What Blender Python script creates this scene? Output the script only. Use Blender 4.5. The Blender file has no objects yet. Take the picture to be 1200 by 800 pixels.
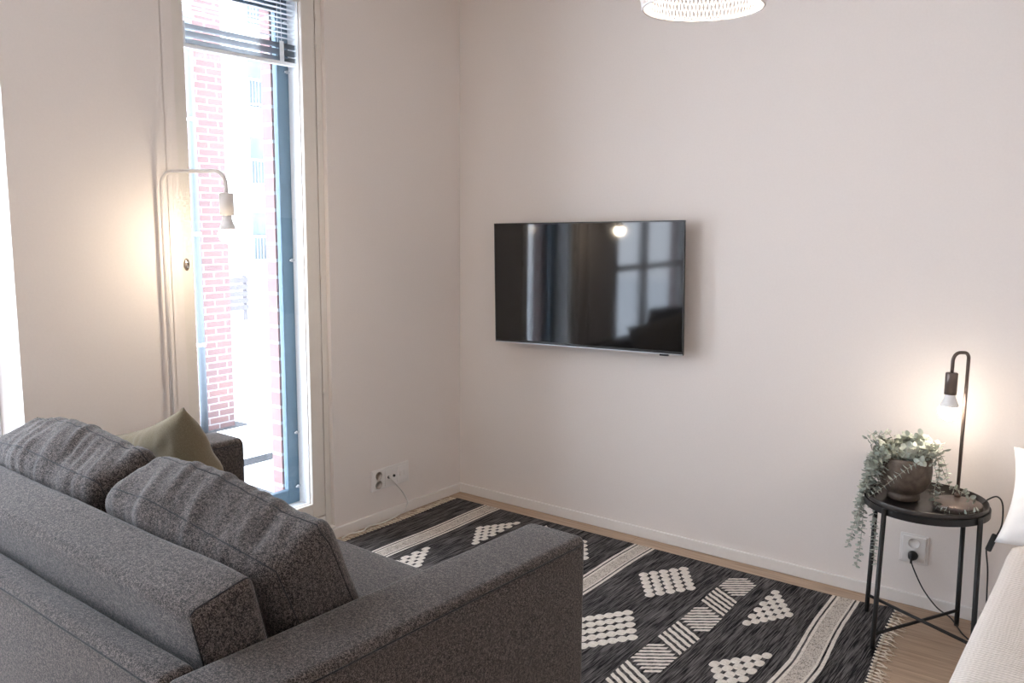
import bpy, bmesh, math, random
from mathutils import Vector as V, Matrix, noise
random.seed(7)
S = bpy.context.scene
C = S.collection
PI = math.pi

# ---------------------------------------------------------------- camera
CAM = V((3.0549, -3.6065, 1.52)); FPX = 1008.4
_y, _p, _r = math.radians(36.77), math.radians(7.986), math.radians(.47)
CF = V((-math.sin(_y)*math.cos(_p), math.cos(_y)*math.cos(_p), -math.sin(_p)))
_R = V((math.cos(_y), math.sin(_y), 0)); _U = _R.cross(CF)
CR = _R*math.cos(_r) + _U*math.sin(_r); CU = -_R*math.sin(_r) + _U*math.cos(_r)
cd = bpy.data.cameras.new('camera'); cam = bpy.data.objects.new('camera', cd); C.objects.link(cam)
cd.sensor_width = 36; cd.sensor_fit = 'HORIZONTAL'; cd.lens = 36*FPX/1200; cd.clip_start = .05; cd.clip_end = 300
m = Matrix((CR, CU, -CF)).transposed().to_4x4(); m.translation = CAM
cam.matrix_world = m
S.camera = cam

def ray(u, v): return CF*FPX + CR*(u-600) - CU*(v-400)
def at(u, v, ax, val):
    """surveyed point: where the sight line (u,v) meets the plane axis=val"""
    d = ray(u, v); return CAM + d*((val-CAM[ax])/d[ax])
def on(u, v, p0, n):
    d = ray(u, v); return CAM + d*((p0-CAM).dot(n)/d.dot(n))

# ---------------------------------------------------------------- materials
def new_mat(name):
    mt = bpy.data.materials.new(name); mt.use_nodes = True
    nt = mt.node_tree; b = nt.nodes['Principled BSDF']
    return mt, nt, b
def N(nt, t, **kw):
    n = nt.nodes.new(t)
    for k, v in kw.items():
        if k in n.inputs.keys(): n.inputs[k].default_value = v
        else: setattr(n, k, v)
    return n
def L(nt, a, b): nt.links.new(a, b)
def ramp(nt, fac, stops):
    r = nt.nodes.new('ShaderNodeValToRGB'); e = r.color_ramp.elements
    while len(e) < len(stops): e.new(.5)
    for i, (p, c) in enumerate(stops): e[i].position = p; e[i].color = (*c, 1)
    L(nt, fac, r.inputs[0]); return r
def coords(nt, scale=(1, 1, 1)):
    t = N(nt, 'ShaderNodeTexCoord'); mp = N(nt, 'ShaderNodeMapping'); mp.inputs['Scale'].default_value = scale
    L(nt, t.outputs['Object'], mp.inputs[0]); return mp.outputs[0]
def plain(name, col, rough=.5, metal=0, spec=.5, var=.06, bump=0, scale=40):
    mt, nt, b = new_mat(name)
    n = N(nt, 'ShaderNodeTexNoise'); n.inputs['Scale'].default_value = scale; n.inputs['Detail'].default_value = 4
    L(nt, coords(nt), n.inputs['Vector'])
    lo = [c*(1-var) for c in col]; hi = [min(1, c*(1+var)) for c in col]
    r = ramp(nt, n.outputs['Fac'], [(.3, lo), (.7, hi)])
    L(nt, r.outputs[0], b.inputs['Base Color'])
    b.inputs['Roughness'].default_value = rough; b.inputs['Metallic'].default_value = metal
    b.inputs['Specular IOR Level'].default_value = spec
    if bump:
        bp = N(nt, 'ShaderNodeBump'); bp.inputs['Strength'].default_value = bump; bp.inputs['Distance'].default_value = .002
        L(nt, n.outputs['Fac'], bp.inputs['Height']); L(nt, bp.outputs[0], b.inputs['Normal'])
    return mt
def emit(name, col, strength):
    mt, nt, b = new_mat(name)
    b.inputs['Base Color'].default_value = (.9, .9, .9, 1)
    b.inputs['Emission Color'].default_value = (*col, 1); b.inputs['Emission Strength'].default_value = strength
    return mt
def fabric(name, dark, light, scale=420, bump=.5, accent=None, sheen=.2):
    """melange wool: short flecks of two yarns"""
    mt, nt, b = new_mat(name); co = coords(nt)
    n1 = N(nt, 'ShaderNodeTexNoise'); n1.inputs['Scale'].default_value = scale; n1.inputs['Detail'].default_value = 3; n1.inputs['Roughness'].default_value = .7
    L(nt, co, n1.inputs['Vector'])
    n2 = N(nt, 'ShaderNodeTexNoise'); n2.inputs['Scale'].default_value = scale*.33; n2.inputs['Detail'].default_value = 3
    L(nt, co, n2.inputs['Vector'])
    mx = N(nt, 'ShaderNodeMath', operation='MULTIPLY_ADD'); L(nt, n2.outputs['Fac'], mx.inputs[0]); mx.inputs[1].default_value = .35; L(nt, n1.outputs['Fac'], mx.inputs[2])
    hf = N(nt, 'ShaderNodeMath', operation='MULTIPLY'); hf.inputs[1].default_value = .741; L(nt, mx.outputs[0], hf.inputs[0])
    mid = [(a+c)/2 for a, c in zip(dark, light)]
    st = [(.41, dark), (.5, [d*.72+l*.28 for d, l in zip(dark, light)]), (.585, light)]
    r = ramp(nt, hf.outputs[0], st); L(nt, r.outputs[0], b.inputs['Base Color'])
    b.inputs['Roughness'].default_value = .95; b.inputs['Specular IOR Level'].default_value = .15
    b.inputs['Sheen Weight'].default_value = sheen; b.inputs['Sheen Roughness'].default_value = .5
    bp = N(nt, 'ShaderNodeBump'); bp.inputs['Strength'].default_value = bump; bp.inputs['Distance'].default_value = .0015
    L(nt, hf.outputs[0], bp.inputs['Height']); L(nt, bp.outputs[0], b.inputs['Normal'])
    return mt
def glass(name, tint=(1, 1, 1), refl=.06):
    mt, nt, b = new_mat(name); nt.nodes.remove(b)
    out = nt.nodes['Material Output']
    t = N(nt, 'ShaderNodeBsdfTransparent'); t.inputs[0].default_value = (*tint, 1)
    g = N(nt, 'ShaderNodeBsdfGlossy'); g.inputs['Roughness'].default_value = .02
    lw = N(nt, 'ShaderNodeLayerWeight'); lw.inputs[0].default_value = .5
    pw = N(nt, 'ShaderNodeMath', operation='POWER'); pw.inputs[1].default_value = 5; L(nt, lw.outputs['Facing'], pw.inputs[0])
    fr = N(nt, 'ShaderNodeMath', operation='MULTIPLY_ADD'); fr.inputs[1].default_value = .55; fr.inputs[2].default_value = .025; L(nt, pw.outputs[0], fr.inputs[0])
    mx = N(nt, 'ShaderNodeMixShader'); L(nt, fr.outputs[0], mx.inputs[0]); L(nt, t.outputs[0], mx.inputs[1]); L(nt, g.outputs[0], mx.inputs[2])
    L(nt, mx.outputs[0], out.inputs[0]); return mt
def brick_mat(name, c1, c2, mortar, scale=1.0):
    mt, nt, b = new_mat(name); t = N(nt, 'ShaderNodeTexCoord'); s = N(nt, 'ShaderNodeSeparateXYZ'); L(nt, t.outputs['Object'], s.inputs[0])
    a = N(nt, 'ShaderNodeMath', operation='ADD'); L(nt, s.outputs[0], a.inputs[0]); L(nt, s.outputs[1], a.inputs[1])
    cb = N(nt, 'ShaderNodeCombineXYZ'); L(nt, a.outputs[0], cb.inputs[0]); L(nt, s.outputs[2], cb.inputs[1])
    br = N(nt, 'ShaderNodeTexBrick'); L(nt, cb.outputs[0], br.inputs['Vector'])
    br.inputs['Color1'].default_value = (*c1, 1); br.inputs['Color2'].default_value = (*c2, 1); br.inputs['Mortar'].default_value = (*mortar, 1)
    br.inputs['Scale'].default_value = scale; br.inputs['Brick Width'].default_value = .25; br.inputs['Row Height'].default_value = .078
    br.inputs['Mortar Size'].default_value = .008; br.inputs['Bias'].default_value = -.1
    L(nt, br.outputs['Color'], b.inputs['Base Color']); b.inputs['Roughness'].default_value = .9
    bp = N(nt, 'ShaderNodeBump'); bp.inputs['Strength'].default_value = .4; bp.inputs['Distance'].default_value = .006; bp.invert = True
    L(nt, br.outputs['Fac'], bp.inputs['Height']); L(nt, bp.outputs[0], b.inputs['Normal'])
    return mt

M = {}
M['wall'] = plain('wall_paint', (.83, .762, .715), .75, var=.012, bump=.06, scale=120, spec=.3)
M['ceil'] = plain('ceiling_paint', (.82, .80, .77), .9, var=.01)
M['trim'] = plain('white_trim', (.82, .775, .735), .45, var=.01)
M['sash'] = plain('window_cream_paint', (.80, .745, .68), .4, var=.01)
M['jamb'] = plain('window_white_lining', (.86, .87, .88), .35, var=.01)
M['alu'] = plain('blue_grey_aluminium', (.10, .165, .22), .4, metal=.2, var=.04)
M['bolt'] = plain('steel_fitting', (.75, .77, .8), .25, metal=.9, var=.02)
M['brass'] = plain('nickel_lock', (.42, .36, .31), .3, metal=.9, var=.05)
M['dark'] = plain('dark_gap', (.06, .05, .045), .8)
M['glass'] = glass('window_glass')
M['slat'] = plain('blind_slat', (.16, .19, .22), .45, metal=.2, var=.03)  # stacked slats only: backlit shade put into the colour
M['tape'] = plain('blind_tape', (.8, .82, .84), .7)
M['sofa'] = fabric('charcoal_wool', (.006, .0055, .0055), (.185, .151, .136), 420)
M['seam'] = fabric('charcoal_seam', (.012, .012, .013), (.05, .047, .047), 400)
M['olive'] = fabric('olive_linen', (.15, .117, .07), (.22, .176, .115), 700, bump=.25)
M['black'] = plain('black_metal', (.018, .017, .017), .42, metal=.3, var=.1)
M['tray'] = plain('dark_tray', (.045, .038, .034), .35, metal=.3, var=.1)
M['cord'] = plain('black_cord', (.015, .015, .015), .5)
M['whitecord'] = plain('white_cord', (.8, .77, .73), .5)
M['lampwhite'] = plain('beige_white_metal', (.80, .74, .69), .35, var=.02)
M['lampbrown'] = plain('grey_brown_metal', (.15, .115, .10), .35, metal=.5, var=.05)
M['bulbneck'] = plain('bulb_plastic', (.92, .90, .88), .4)
M['plastic'] = plain('white_plastic', (.82, .78, .75), .3, var=.01)
M['hole'] = plain('socket_hole', (.03, .028, .027), .6)
M['contact'] = plain('socket_contact', (.5, .45, .4), .3, metal=.9)
M['shade'] = plain('white_lattice', (.80, .76, .74), .5, var=.01)
M['pot'] = plain('dark_bronze_ceramic', (.15, .115, .09), .5, metal=.15, var=.3, bump=.2, scale=55)
M['soil'] = plain('soil', (.05, .04, .03), .95, var=.4)
M['leaf'] = plain('eucalyptus_leaf', (.45, .48, .42), .6, var=.25, scale=28)
M['stem'] = plain('eucalyptus_stem', (.36, .33, .27), .7)
M['sheet'] = plain('white_cotton', (.86, .84, .82), .9, var=.01, bump=.1, scale=200)
M['bezel'] = plain('tv_black', (.012, .012, .013), .3)
M['silver'] = plain('tv_silver', (.55, .56, .58), .3, metal=.8)
M['zinc'] = plain('blue_grey_zinc', (.13, .15, .17), .4, metal=.3)
M['snow'] = plain('snow', (.88, .89, .9), .9, var=.03, scale=3, bump=.2)
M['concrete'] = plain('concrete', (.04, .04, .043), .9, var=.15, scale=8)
M['render'] = plain('white_render', (.80, .80, .78), .9, var=.02)
M['farglass'] = plain('far_window_glass', (.085, .105, .115), .3, var=.25, scale=1.5)
M['farrail'] = plain('far_railing', (.22, .235, .25), .6)
M['farframe'] = plain('far_white', (.75, .76, .78), .6)
M['slatwood'] = plain('grey_slats', (.11, .10, .105), .9, var=.1, scale=10)
M['brick'] = brick_mat('pale_red_brick', (.165, .094, .088), (.135, .084, .084), (.27, .25, .25))
M['facade'] = brick_mat('facade_brick', (.34, .20, .19), (.28, .17, .17), (.48, .45, .45))
M['bulb_warm'] = emit('warm_bulb', (1, .84, .64), 40)
M['bulb_table'] = emit('warm_table_bulb', (1, .86, .70), 17)
M['bulb_pendant'] = emit('pendant_bulb', (1, .86, .72), 22)

def rib(name, dark, light, sx, sy, bump=.4, lo=.38, hi=.66):
    """woven cotton with ribs along y"""
    mt, nt, b = new_mat(name)
    n = N(nt, 'ShaderNodeTexNoise'); n.inputs['Scale'].default_value = 1; n.inputs['Detail'].default_value = 4; n.inputs['Roughness'].default_value = .65
    L(nt, coords(nt, (sx, sy, 20)), n.inputs['Vector'])
    n2 = N(nt, 'ShaderNodeTexNoise'); n2.inputs['Scale'].default_value = 1; n2.inputs['Detail'].default_value = 2
    L(nt, coords(nt, (sx*.18, sy*.5, 20)), n2.inputs['Vector'])
    a = N(nt, 'ShaderNodeMath', operation='MULTIPLY_ADD'); L(nt, n2.outputs['Fac'], a.inputs[0]); a.inputs[1].default_value = .2
    h = N(nt, 'ShaderNodeMath', operation='MULTIPLY'); h.inputs[1].default_value = .85; L(nt, n.outputs['Fac'], h.inputs[0]); L(nt, h.outputs[0], a.inputs[2])
    r = ramp(nt, a.outputs[0], [(lo, dark), (hi, light)])
    L(nt, r.outputs[0], b.inputs['Base Color']); b.inputs['Roughness'].default_value = .95; b.inputs['Specular IOR Level'].default_value = .1
    bp = N(nt, 'ShaderNodeBump'); bp.inputs['Strength'].default_value = bump; bp.inputs['Distance'].default_value = .003
    L(nt, n.outputs['Fac'], bp.inputs['Height']); L(nt, bp.outputs[0], b.inputs['Normal'])
    return mt
M['rugdark'] = rib('rug_charcoal', (.010, .009, .010), (.17, .155, .15), 270, 9, .9, .455, .635)
M['rugcream'] = rib('rug_cream', (.60, .54, .47), (.80, .74, .67), 120, 120, .4)
M['rugmix'] = rib('rug_beige_mix', (.12, .10, .09), (.62, .55, .48), 260, 90, .5, .36, .56)
M['fringe'] = plain('fringe_cotton', (.78, .68, .56), .9, var=.1)

def floor_mat():
    mt, nt, b = new_mat('oak_floor'); co = coords(nt)
    br = N(nt, 'ShaderNodeTexBrick'); L(nt, co, br.inputs['Vector'])
    br.inputs['Color1'].default_value = (.50, .355, .245, 1); br.inputs['Color2'].default_value = (.43, .30, .205, 1); br.inputs['Mortar'].default_value = (.24, .16, .11, 1)
    br.inputs['Scale'].default_value = 1; br.inputs['Brick Width'].default_value = 1.15; br.inputs['Row Height'].default_value = .14; br.inputs['Mortar Size'].default_value = .0012
    n = N(nt, 'ShaderNodeTexNoise'); n.inputs['Scale'].default_value = 1; n.inputs['Detail'].default_value = 6; L(nt, coords(nt, (5, 70, 1)), n.inputs['Vector'])
    r = ramp(nt, n.outputs['Fac'], [(.3, (.72, .70, .68)), (.7, (1.1, 1.1, 1.1))])
    mx = N(nt, 'ShaderNodeMix', data_type='RGBA', blend_type='MULTIPLY'); mx.inputs[0].default_value = 1
    L(nt, br.outputs['Color'], mx.inputs[6]); L(nt, r.outputs[0], mx.inputs[7]); L(nt, mx.outputs[2], b.inputs['Base Color'])
    b.inputs['Roughness'].default_value = .42
    return mt
M['floor'] = floor_mat()
def quilt_mat():
    mt, nt, b = new_mat('beige_waffle_quilt')
    w = N(nt, 'ShaderNodeTexWave', bands_direction='Y'); w.inputs['Scale'].default_value = 28; w.inputs['Distortion'].default_value = 1.2; w.inputs['Detail'].default_value = 2
    L(nt, coords(nt), w.inputs['Vector'])
    w2 = N(nt, 'ShaderNodeTexWave', bands_direction='X'); w2.inputs['Scale'].default_value = 28; w2.inputs['Distortion'].default_value = .8
    L(nt, coords(nt), w2.inputs['Vector'])
    a = N(nt, 'ShaderNodeMath', operation='MULTIPLY_ADD'); L(nt, w2.outputs['Fac'], a.inputs[0]); a.inputs[1].default_value = .35; L(nt, w.outputs['Fac'], a.inputs[2])
    r = ramp(nt, a.outputs[0], [(.1, (.68, .62, .57)), (.9, (.80, .735, .685))]); L(nt, r.outputs[0], b.inputs['Base Color'])
    b.inputs['Roughness'].default_value = .95; b.inputs['Specular IOR Level'].default_value = .1
    bp = N(nt, 'ShaderNodeBump'); bp.inputs['Strength'].default_value = .45; bp.inputs['Distance'].default_value = .004
    L(nt, a.outputs[0], bp.inputs['Height']); L(nt, bp.outputs[0], b.inputs['Normal'])
    return mt
M['quilt'] = quilt_mat()
def screen_mat():
    mt, nt, b = new_mat('tv_screen')
    n = N(nt, 'ShaderNodeTexNoise'); n.inputs['Scale'].default_value = 2; L(nt, coords(nt), n.inputs['Vector'])
    r = ramp(nt, n.outputs['Fac'], [(.3, (.008, .008, .009)), (.7, (.010, .010, .011))]); L(nt, r.outputs[0], b.inputs['Base Color'])
    b.inputs['Roughness'].default_value = .06; b.inputs['Specular IOR Level'].default_value = .6
    return mt
M['screen'] = screen_mat()

# ---------------------------------------------------------------- mesh helpers
class MB:
    """collects shapes for ONE mesh object"""
    def __init__(s): s.v = []; s.f = []; s.mi = []; s.sm = []
    def add(s, vs, fs, mi=0, smooth=False, mat=None):
        o = len(s.v)
        s.v += [tuple(mat @ V(p)) if mat else tuple(p) for p in vs]
        s.f += [tuple(i+o for i in f) for f in fs]; s.mi += [mi]*len(fs); s.sm += [smooth]*len(fs)
        return s
    def box(s, a, b, mi=0, mat=None):
        x0, x1 = sorted((a[0], b[0])); y0, y1 = sorted((a[1], b[1])); z0, z1 = sorted((a[2], b[2]))
        vs = [(x0, y0, z0), (x1, y0, z0), (x1, y1, z0), (x0, y1, z0), (x0, y0, z1), (x1, y0, z1), (x1, y1, z1), (x0, y1, z1)]
        return s.add(vs, [(0, 3, 2, 1), (4, 5, 6, 7), (0, 1, 5, 4), (1, 2, 6, 5), (2, 3, 7, 6), (3, 0, 4, 7)], mi, False, mat)
    def tube(s, pts, r, n=8, mi=0, cap=True, mat=None, closed=False):
        pts = [V(p) for p in pts]; k = len(pts); rs = r if isinstance(r, (list, tuple)) else [r]*k
        def tan(i):
            if closed: return (pts[(i+1) % k]-pts[i-1]).normalized()
            return (pts[min(i+1, k-1)]-pts[max(i-1, 0)]).normalized()
        t0 = tan(0); ref = V((0, 0, 1)) if abs(t0.z) < .9 else V((1, 0, 0))
        u = t0.cross(ref).normalized(); vs = []; prev = t0
        for i in range(k):
            t = tan(i); ax = prev.cross(t)
            if ax.length > 1e-7: u = Matrix.Rotation(prev.angle(t), 3, ax) @ u
            u = (u - t*u.dot(t)).normalized(); w = t.cross(u); prev = t
            for j in range(n):
                a = 2*PI*j/n; vs.append(pts[i] + (u*math.cos(a)+w*math.sin(a))*rs[i])
        fs = []
        for i in range(k if closed else k-1):
            for j in range(n): fs.append((i*n+j, i*n+(j+1) % n, ((i+1) % k)*n+(j+1) % n, ((i+1) % k)*n+j))
        if cap and not closed: fs += [tuple(range(n))[::-1], tuple(range((k-1)*n, k*n))]
        return s.add(vs, fs, mi, True, mat)
    def lathe(s, prof, c=(0, 0, 0), n=40, mi=0, mat=None, smooth=True):
        """prof: (r, z) pairs, turned about z"""
        vs = []; k = len(prof)
        for r, z in prof:
            for j in range(n):
                a = 2*PI*j/n; vs.append((c[0]+r*math.cos(a), c[1]+r*math.sin(a), c[2]+z))
        fs = [(i*n+j, i*n+(j+1) % n, (i+1)*n+(j+1) % n, (i+1)*n+j) for i in range(k-1) for j in range(n)]
        if prof[0][0] > 1e-6: fs.append(tuple(range(n))[::-1])
        if prof[-1][0] > 1e-6: fs.append(tuple(range((k-1)*n, k*n)))
        return s.add(vs, fs, mi, smooth, mat)
    def poly(s, pts, mi=0, z=None):
        return s.add(pts, [tuple(range(len(pts)))], mi)
    def build(s, name, mats, parent=None, bevel=0, seg=2, auto=True):
        me = bpy.data.meshes.new(name); me.from_pydata(s.v, [], s.f)
        for mt in (mats if isinstance(mats, (list, tuple)) else [mats]): me.materials.append(mt)
        me.polygons.foreach_set('material_index', s.mi); me.polygons.foreach_set('use_smooth', s.sm); me.update()
        o = bpy.data.objects.new(name, me); C.objects.link(o)
        if parent:
            o.parent = parent
            if parent.get('_w'): pass
        if auto:
            bm = bmesh.new(); bm.from_mesh(me); bmesh.ops.recalc_face_normals(bm, faces=bm.faces); bm.to_mesh(me); bm.free()
        if bevel:
            md = o.modifiers.new('bevel', 'BEVEL'); md.width = bevel; md.segments = seg; md.limit_method = 'ANGLE'; md.angle_limit = math.radians(40)
        return o

def thing(name, label, cat, loc=(0, 0, 0), rot=(0, 0, 0), group=None, kind=None):
    o = bpy.data.objects.new(name, None); C.objects.link(o); o.location = loc; o.rotation_euler = rot; o.empty_display_size = .1
    return tag(o, label, cat, group, kind)
def tag(o, label=None, cat=None, group=None, kind=None):
    if label: o['label'] = label
    if cat: o['category'] = cat
    if group: o['group'] = group
    if kind: o['kind'] = kind
    return o
def struct(o): o['kind'] = 'structure'; return o

def arc(p0, p1, p2, r, n=7):
    """fillet at corner p1 on the path p0-p1-p2"""
    p0, p1, p2 = V(p0), V(p1), V(p2); a = (p0-p1).normalized(); b = (p2-p1).normalized()
    th = a.angle(b); d = r/math.tan(th/2); c = p1+(a+b).normalized()*(r/math.sin(th/2)); s = p1+a*d-c; e = p1+b*d-c
    return [c + s.slerp(e, i/n).normalized()*r for i in range(n+1)]
def path(pts, r, n=7):
    out = [V(pts[0])]
    for i in range(1, len(pts)-1): out += arc(pts[i-1], pts[i], pts[i+1], r if not isinstance(r, (list, tuple)) else r[i-1], n)
    return out+[V(pts[-1])]
def smooth_path(pts, n=8):
    """Catmull-Rom through pts"""
    p = [V(q) for q in pts]; p = [p[0]*2-p[1]]+p+[p[-1]*2-p[-2]]; out = []
    for i in range(1, len(p)-2):
        for k in range(n):
            t = k/n; a, b, c, d = p[i-1], p[i], p[i+1], p[i+2]
            out.append(.5*((2*b)+(c-a)*t+(2*a-5*b+4*c-d)*t*t+(3*b-a-3*c+d)*t**3))
    return out+[p[-2]]

def soft_box(h, r, n=(10, 10, 10), deform=None):
    """rounded box of half-sizes h, edge radius r, dense grid, optional deform(p, normal)->p. Returns verts, faces and the point mapper."""
    hx, hy, hz = h
    def shape(p):
        p = V(p); c = V((max(-hx+r, min(hx-r, p.x)), max(-hy+r, min(hy-r, p.y)), max(-hz+r, min(hz-r, p.z))))
        d = p-c
        if d.length > 1e-9: nr = d.normalized(); p = c+nr*r
        else: nr = V((0, 0, 1))
        return deform(p, nr) if deform else p
    def ticks(hh, k):
        inner = [-hh+r+(2*(hh-r))*i/k for i in range(k+1)]
        e = [hh-r+r*math.tan(a*PI/4/3) for a in (1, 2, 3)]
        return [-x for x in e[::-1]]+inner+e
    tx, ty, tz = ticks(hx, n[0]), ticks(hy, n[1]), ticks(hz, n[2])
    vs, fs, idx = [], [], {}
    def vid(p):
        k = tuple(round(q, 6) for q in p)
        if k not in idx: idx[k] = len(vs); vs.append(shape(p))
        return idx[k]
    for sgn in (-1, 1):
        for A, B, mk in ((tx, ty, lambda a, b: (a, b, sgn*hz)), (tx, tz, lambda a, b: (a, sgn*hy, b)), (ty, tz, lambda a, b: (sgn*hx, a, b))):
            for i in range(len(A)-1):
                for j in range(len(B)-1):
                    fs.append((vid(mk(A[i], B[j])), vid(mk(A[i+1], B[j])), vid(mk(A[i+1], B[j+1])), vid(mk(A[i], B[j+1]))))
    return vs, fs, shape

# ---------------------------------------------------------------- room shell
RX, RY, RH = 4.9, -6.2, 2.72
W1 = (-1.676, -.929, .06, 2.56)     # window 1 opening y0 y1 z0 z1
W2 = (-4.15, -2.30, .30, 2.50)
W3 = (-6.10, -4.40, .30, 2.50)  # opening of the added fill window, out of view
b = MB().box((-.3, RY-.2, -.12), (RX+.2, .2, 0)); struct(b.build('floor', M['floor']))
b = MB().box((-.46, RY-.2, RH), (RX+.2, .2, RH+.15)); struct(b.build('ceiling', M['ceil']))
b = MB().box((-.25, 0, 0), (RX+.2, .2, RH)); struct(b.build('wall_back', M['wall']))
b = MB().box((RX, RY, 0), (RX+.2, 0, RH)); struct(b.build('wall_right', M['wall']))
b = MB().box((-.25, RY-.2, 0), (RX+.2, RY, RH)); struct(b.build('wall_front', M['wall']))
def pierced(mb, x0, x1, ys, y_lo, y_hi):
    y = y_lo
    for (a, c, z0, z1) in ys:
        mb.box((x0, y, 0), (x1, a, RH)); mb.box((x0, a, 0), (x1, c, z0)); mb.box((x0, a, z1), (x1, c, RH)); y = c
    mb.box((x0, y, 0), (x1, y_hi, RH))
b = MB()
pierced(b, -.25, 0, [W3, W2, (-1.724, -.929, W1[2], W1[3])], RY, 0)
b.box((-.018, -1.726, W1[2]), (0, -1.676, W1[3]))
struct(b.build('wall_left', M['wall']))
b = MB(); pierced(b, -.325, -.255, [(-6.05, -4.46, .3, 2.45), (-4.1, -2.36, .3, 2.45), (-1.60, -1.03, .1, 2.49)], RY-.2, .4)
struct(b.build('wall_outer', M['facade']))
# skirting
def skirting(mb, a, bb):
    mb.box(a, bb)
b = MB().box((.0, -.014, 0), (RX, 0, .052)); struct(b.build('baseboard_back', M['trim'], bevel=.004))
b = MB().box((0, RY, 0), (.014, -.014, .052)); struct(b.build('baseboard_left', M['trim'], bevel=.004))

# ---------------------------------------------------------------- window 1 (tall opening with inner and outer sash)
w = struct(bpy.data.objects.new('window_1', None)); C.objects.link(w)
f = MB()      # fixed frame
f.box((-.19, -.963, .06), (-.022, -.929, 2.56)).box((-.19, -1.72, .06), (-.02, -1.69, 2.56)).box((-.19, -1.689, .06), (-.022, -.9655, .118)).box((-.19, -1.689, 2.532), (-.022, -.9655, 2.56))
struct(f.build('window_frame', M['sash'], w, bevel=.003))
f = MB().box((-.022, -1.676, .055), (.012, -.929, .064)); struct(f.build('window_sill', M['trim'], w, bevel=.003))
f = MB()      # jamb lining of the box between the panes
f.box((-.185, -.992, .119), (-.061, -.9635, 2.531)).box((-.185, -1.688, .119), (-.061, -1.66, 2.531)).box((-.185, -1.659, .119), (-.061, -.993, .165)).box((-.185, -1.659, 2.5), (-.061, -.993, 2.531))
struct(f.build('window_lining', M['jamb'], w, bevel=.002))
def ring(mb, x0, x1, y0, y1, z0, z1, wy, wz0, wz1):
    mb.box((x0, y0, z0), (x1, y0+wy, z1)).box((x0, y1-wy, z0), (x1, y1, z1)).box((x0, y0+wy, z0), (x1, y1-wy, z0+wz0)).box((x0, y0+wy, z1-wz1), (x1, y1-wy, z1))
f = MB(); ring(f, -.06, -.020, -1.688, -.969, .124, 2.526, .073, .07, .07)
sash = struct(f.build('window_sash', M['sash'], w, bevel=.004))
f = MB(); ring(f, -.046, -.040, -1.616, -1.040, .192, 2.458, .006, .006, .006)
struct(f.build('glazing_bead', M['jamb'], sash))
f = MB().box((-.045, -1.612, .196), (-.041, -1.044, 2.454)); struct(f.build('window_pane', M['glass'], w))
f = MB(); ring(f, -.207, -.175, -1.665, -.992, .165, 2.50, .065, .07, .07)
struct(f.build('outer_sash', M['alu'], w, bevel=.004))
f = MB().box((-.194, -1.60, .235), (-.188, -1.057, 2.43)); struct(f.build('outer_pane', M['glass'], w))
# fittings along the outer sash
for (u, v) in ((338, 85), (340, 305), (345, 507), (347, 570), (336, 27)):
    p = at(u, v, 0, -.168)
    f = MB().lathe([(.0, -.004), (.008, -.004), (.008, .004), (0, .004)], n=14, mat=Matrix.Translation((-.170, -1.008, p.z)) @ Matrix.Rotation(PI/2, 4, 'Y'))
    f.box((-.176, -1.022, p.z-.004), (-.166, -.992, p.z+.004))
    struct(f.build('window_catch', M['bolt'], w))
for z in (2.40, 2.27, 1.94, 1.26, .72):   # hinge knuckles and screws on the sash edge
    f = MB().tube([(-.014, -.966, z-.014), (-.014, -.966, z+.014)], .0055, 10); struct(f.build('window_hinge', M['sash'], w))
f = MB().lathe([(.0, -.002), (.010, -.002), (.013, 0), (.010, .004), (0, .005)], n=20, mat=Matrix.Translation((-.018, -1.646, 1.338)) @ Matrix.Rotation(PI/2, 4, 'Y') @ Matrix.Diagonal((1.9, 1, 1, 1)))
lock = struct(f.build('window_lock', M['brass'], sash))
f = MB().box((-.0145, -1.651, 1.325), (-.0115, -1.641, 1.331)).lathe([(0, 0), (.0055, 0), (.0045, .003), (0, .0035)], n=14, mat=Matrix.Translation((-.0145, -1.646, 1.347)) @ Matrix.Rotation(PI/2, 4, 'Y'))
struct(f.build('lock_spindle', M['bolt'], sash))

# blind between the panes
bl = thing('venetian_blind', 'grey aluminium venetian blind half raised between the panes of the tall window', 'blind', (-.115, -1.34, 2.19))
def bpart(n, mb, mt, **k):
    o = mb.build(n, mt, bl, **k); return o
y0, y1 = -1.652-(-1.34), -1.0-(-1.34)
f = MB().box((-.014, y0, .0), (.014, y1, .016)); bpart('bottom_rail', f, M['jamb'], bevel=.003)
f = MB()
for i in range(16):
    z = .018+.0040*i+(.007 if i > 4 else 0)+(.007 if i > 10 else 0)
    f.add([(-.0125, y0, z), (0, y0, z+.0012), (.0125, y0, z), (.0125, y1, z), (0, y1, z+.0012), (-.0125, y1, z)], [(0, 1, 4, 5), (1, 2, 3, 4)], 0, True)
bpart('stacked_slats', f, M['slat'], auto=False)
f = MB()
for i in range(11):
    z = .118+.0205*i
    f.add([(-.0125, y0, z-.0005), (0, y0, z+.0028), (.0125, y0, z), (.0125, y1, z), (0, y1, z+.0028), (-.0125, y1, z-.0005)], [(0, 1, 4, 5), (1, 2, 3, 4)], 0, True)
bpart('hanging_slats', f, M['jamb'], auto=False)  # slats of the same blind in a pale white, their lit look set by colour
for yy in (y0+.085, y1-.085):
    f = MB().box((.0126, yy-.011, .012), (.0142, yy+.011, .10)); bpart('ladder_tape', f, M['tape'])
    f = MB().tube([(.0135, yy, .1), (.0135, yy, .34)], .0011, 6).tube([(-.0135, yy, .0), (-.0135, yy, .34)], .0011, 6); bpart('ladder_cord', f, M['tape'])

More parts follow.
